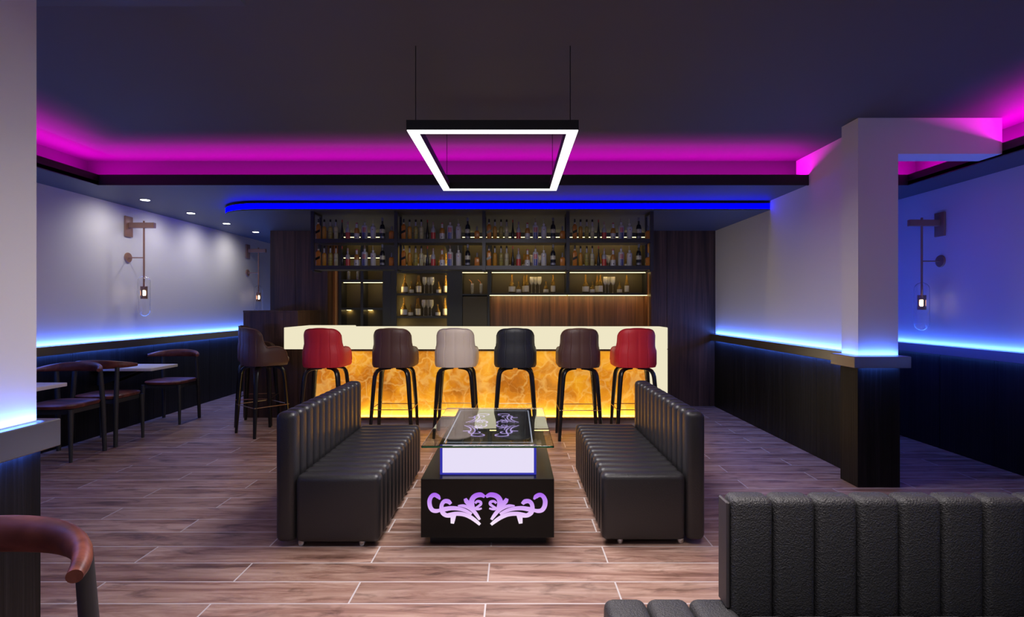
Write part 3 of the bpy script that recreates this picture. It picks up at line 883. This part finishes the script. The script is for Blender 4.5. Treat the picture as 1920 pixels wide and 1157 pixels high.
for sgn in (-1, 1):
    for j, (pts, ws) in enumerate(ST):
        stroke(mb, pts, [w_ * 1.16 for w_ in ws], lambda u, v, d, s=sgn, j=j: ((-15 + s * (578 - u) * (1. if s < 0 else 1.07)) * K, -.6012 - .0002 * j - d, .39 - (v - 608) * K), .0015)
mb.build('scroll_motif', M['motif'], t, 0)
# etched motif and frame line under the glass
mb = MB()
KK = .36 / 420.
for side in (-1, 1):
    for sgn in (-1, 1):
        for j, (pts, ws) in enumerate(ST):
            stroke(mb, pts, [w_ * .55 for w_ in ws], lambda u, v, d, s=sgn, q=side, j=j: (-.0 + q * (.070 + (v - 775) * KK * .80) , .02 + s * (593 - u) * KK, .5568 + .0001 * j + d), .0002)
mb.build('etched_motif', M['motif_flat'], g, 0)
mb = MB()
for x0, x1, y0, y1 in ((-.258, -.251, -.49, .50), (.251, .258, -.49, .50), (-.251, .251, -.49, -.483), (-.251, .251, .493, .50)): mb.box(x0, x1, y0, y1, .5567, .5572)
mb.build('etched_border', M['border'], g, 0)

# ------------------------------------------------------------------ dining chairs and tables
def make_chair():
    t = thing('dining_chair', None, 'chair')
    mb = MB()
    mb.superloft([(.455, 0, 0, .195, .185), (.462, 0, 0, .215, .205), (.485, 0, .0, .222, .213), (.494, 0, 0, .214, .205), (.494, 0, .0, .10, .10)], 5., 32)
    mb.build('seat', M['chair_wood'], t, 50)
    mb = MB().box(-.195, .195, .165, .185, .415, .4545).box(-.195, .195, -.185, -.165, .415, .4545).box(-.195, -.175, -.165, .165, .415, .4545).box(.175, .195, -.165, .165, .415, .4545)
    mb.build('seat_frame', M['chair_metal'], t, 0)
    for s in (-1, 1):
        MB().tube([(s * .215, .192, 0), (s * .212, .19, .25), (s * .207, .185, .4545)], [.013, .019, .021], 16).build('leg', M['chair_metal'], t)
        MB().tube([(s * .217, -.205, 0), (s * .213, -.196, .30), (s * .211, -.188, .46), (s * .205, -.165, .765)], [.018, .021, .022, .019], 16).build('leg', M['chair_metal'], t)
    pts, rs = [], []
    for i in range(21):
        u = -1 + i / 10.; a = u * 1.12
        x = .298 * math.sin(a) / math.sin(1.12); y = -.205 + .185 * (1 - math.cos(a)) / (1 - math.cos(1.12)) * abs(u) ** .4
        w = (1 - abs(u) ** 2.2)
        pts.append((x, y, .79 - .012 * (1 - w) + .004 * w)); rs.append((.016 + .010 * w, .015 + .030 * w))
    MB().tube(pts, rs, 18).build('backrest', M['chair_wood'], t, 60)
    return t
ch = make_chair()
CG = 'wooden elbow chairs along the left wall'
for i, (x, y, rz, lab) in enumerate(((-4.062, 6.57, 180, 'wooden elbow chair farthest back by left wall, empty and facing the viewer'),
                                     (-4.062, 5.555, 0, 'wooden elbow chair with its back to the viewer, pulled up to white table'),
                                     (-4.066, 5.01, 180, 'wooden elbow chair behind the table end beside the left pillar'),
                                     (-1.232, 1.158, 180, 'wooden elbow chair close up in the bottom left corner'))):
    put(ch, i == 0, (x, y, 0), math.radians(rz), lab, 'chair', CG)
def make_table():
    t = thing('wall_mounted_table', None, 'table')
    MB().box(-.315, .315, -.225, .225, .692, .722, .004, 2).build('tabletop', M['table_top'], t)
    for y in (-.12, .12):
        MB().prism([(-.314, .691), (.10, .691), (.10, .675), (-.28, .53), (-.314, .53)], 'y', y - .012, y + .012).build('bracket', M['matt_black'], t, 0)
    return t
tb = make_table()
for i, (x, y, lab) in enumerate(((-4.040, 5.92, 'white wall-side table between the two farther elbow chairs'), (-4.040, 4.40, 'white wall-side table partly hidden behind the left pillar'))):
    put(tb, i == 0, (x, y, 0), 0, lab, 'table', 'white cafe tables')

# ------------------------------------------------------------------ pendant light
t = thing('pendant_light', 'black rectangular frame pendant light with glowing white underside, hung on thin cables', 'ceiling lamp', (-.115, 3.715, 2.29))
hx, hy, wd = .459, .765, .062
mb = MB()
mb.box(-hx, hx, -hy, -hy + wd, .004, .056).box(-hx, hx, hy - wd, hy, .004, .056).box(-hx, -hx + wd, -hy + wd, hy - wd, .004, .056).box(hx - wd, hx, -hy + wd, hy - wd, .004, .056)
mb.build('frame', M['matt_black'], t, 0)
mb = MB(); e = .003
mb.box(-hx + e, hx - e, -hy + e, -hy + wd - e, 0, .0038).box(-hx + e, hx - e, hy - wd + e, hy - e, 0, .0038)
mb.box(-hx + e, -hx + wd - e, -hy + wd - e, hy - wd + e, 0, .0038).box(hx - wd + e, hx - e, -hy + wd - e, hy - wd + e, 0, .0038)
mb.build('diffuser', M['white_led'], t, 0)
for sx in (-1, 1):
    for sy in (-1, 1):
        MB().tube([(sx * .42, sy * .70, .056), (sx * .42, sy * .70, .25), (sx * .42, sy * .70, ZT - 2.29)], .0024, 6).build('cable', M['matt_black'], t)

# ------------------------------------------------------------------ recessed spots along the left wall
first = None
for i, y in enumerate((5.87, 6.70, 7.53, 8.38)):
    lab = ('round recessed downlight nearest the viewer in the left soffit', 'second recessed downlight from the viewer in the left soffit',
           'third recessed downlight from the viewer in the left soffit', 'farthest recessed downlight in the left soffit, by the walnut wall')[i]
    if first is None:
        o = first = thing('recessed_downlight', None, 'ceiling lamp')
        MB().lathe([(.043, 0), (.043, .006)], 20).build('lens', M['spot'], o)
        MB().lathe([(.052, .002), (.052, .0075), (.044, .0075), (.044, .002)], 20).build('bezel', M['soffit'], o)
    else: o = copy_tree(first)
    o.location = (-3.905, y, ZR - .008)
    tag(o, lab, 'ceiling lamp', 'downlights in the left soffit')
    l = bpy.data.lights.new('downlight_beam', 'SPOT'); l.energy = 12; l.spot_size = math.radians(150); l.spot_blend = 1.; l.shadow_soft_size = .04; l.color = (1, .95, .92)
    lo = bpy.data.objects.new('downlight_beam', l); C.objects.link(lo); lo.location = (-3.905, y, ZR - .03); lo.rotation_euler = (0, math.radians(24), 0)

# ------------------------------------------------------------------ wall sconces
def make_sconce():
    t = thing('wall_sconce', None, 'wall lamp')      # wall plane at x = 0, lamp reaching towards +x, arm height z = 0
    MB().box(0.001, .022, -.062, .062, -.13, .10, .006, 2).build('wall_plate', M['bronze'], t)
    MB().box(.0215, .31, -.022, .022, -.031, .029, .003, 1).build('arm', M['bronze'], t)
    MB().tube([(.185, 0, .05), (.185, 0, -.3), (.185, 0, -.69)], .010, 10).build('rod', M['bronze'], t)
    MB().tube([(.001, 0, -.366), (.010, 0, -.366), (.016, 0, -.366)], [.058, .058, .054], 24).build('wall_disc', M['bronze'], t)
    MB().tube([(.0155, 0, -.366), (.1, 0, -.366), (.178, 0, -.366)], .0065, 8).build('stay', M['bronze'], t)
    prof = []
    R, zt, zb = .063, -.632, -.963
    for i in range(7):
        a = PI / 2 * i / 6; prof.append((max(.004, R * math.sin(a)), zb - R + R * (1 - math.cos(a)) + .0))
    prof += [(R, zt)]
    for i in range(1, 7):
        a = PI / 2 * i / 6; prof.append((max(.012, R * math.cos(a)), zt + R * math.sin(a)))
    inner = [(max(.003, r - .003), z + (.003 if z < zb else (-.003 if z > zt else 0))) for r, z in prof]
    MB().lathe(prof + inner[::-1], 24, .185, 0).build('glass_capsule', M['lamp_glass'], t, 60)
    # socket: perforated sleeve with a window towards the room
    mb = MB(); n = 20
    for z0, z1, gap in ((-.83, -.795, 0), (-.795, -.735, 1), (-.735, -.69, 0)):
        for k in range(n):
            a0, a1 = 2 * PI * k / n, 2 * PI * (k + 1) / n
            am = (a0 + a1) / 2
            if gap and (k % 5) in (1, 2, 3): continue
            mb.ring_loft([[(.185 + r * math.cos(a), r * math.sin(a), z) for r, a in ((.036, a0), (.036, a1), (.033, a1), (.033, a0))] for z in (z0, z1)])
    mb.build('socket', M['bronze'], t, 0)
    MB().lathe([(.004, -.80), (.016, -.79), (.018, -.76), (.012, -.73), (.004, -.722)], 12, .185, 0).build('bulb', M['bulb'], t)
    return t
sc = make_sconce()
for i, (loc, rz, lab) in enumerate((((XL, 6.27, 2.275), 0, 'bronze wall sconce with glass capsule, nearer one on left wall'),
                                    ((XL, 9.08, 2.275), 0, 'bronze wall sconce half hidden behind the walnut back wall'),
                                    ((XF, 5.30, 2.155), 180, 'bronze wall sconce on the blue-lit wall behind the right pillar'))):
    o = put(sc, i == 0, loc, math.radians(rz), lab, 'wall lamp', 'bronze wall sconces')

# ------------------------------------------------------------------ light
wd = bpy.data.worlds.new('world'); bpy.context.scene.world = wd; wd.use_nodes = True
bg = wd.node_tree.nodes['Background']; bg.inputs[0].default_value = (.80, .78, .86, 1); bg.inputs[1].default_value = .16
# pendant's own downward light and two added fill lights, out of view above and behind the viewer
area('pendant_beam', (-.115, 3.715, 2.285), (0, 0, -1), .9, 1.5, (1., .94, .93), 58)
area('fill_light', (.2, 1.5, 2.72), (0, .1, -1), 2.6, 1.2, (1., .90, .88), 37, None, 92)
area('fill_light', (-.6, -1.6, 2.68), (0, .6, -1), 2.2, 1.0, (1., .90, .95), 17)
area('bar_area_light', (-.3, 7.0, 2.38), (0, .5, -1), 3.2, .1, (1., .78, .45), 3)  # warm area light over the bar, no fitting modelled

# ------------------------------------------------------------------ camera and colour
cam = bpy.data.cameras.new('camera'); co = bpy.data.objects.new('camera', cam); C.objects.link(co)
co.location = (0, 0, H); co.rotation_euler = (PI / 2, 0, 0)
cam.sensor_width = 36; cam.lens = 36 * 1040 / 1920; cam.shift_x = -4 / 1920; cam.shift_y = -2.5 / 1920
cam.clip_start = .05
scn = bpy.context.scene; scn.camera = co
scn.view_settings.view_transform = 'Standard'; scn.view_settings.look = 'None'
scn.view_settings.exposure = 0; scn.view_settings.gamma = 1; scn.view_settings.use_curve_mapping = False
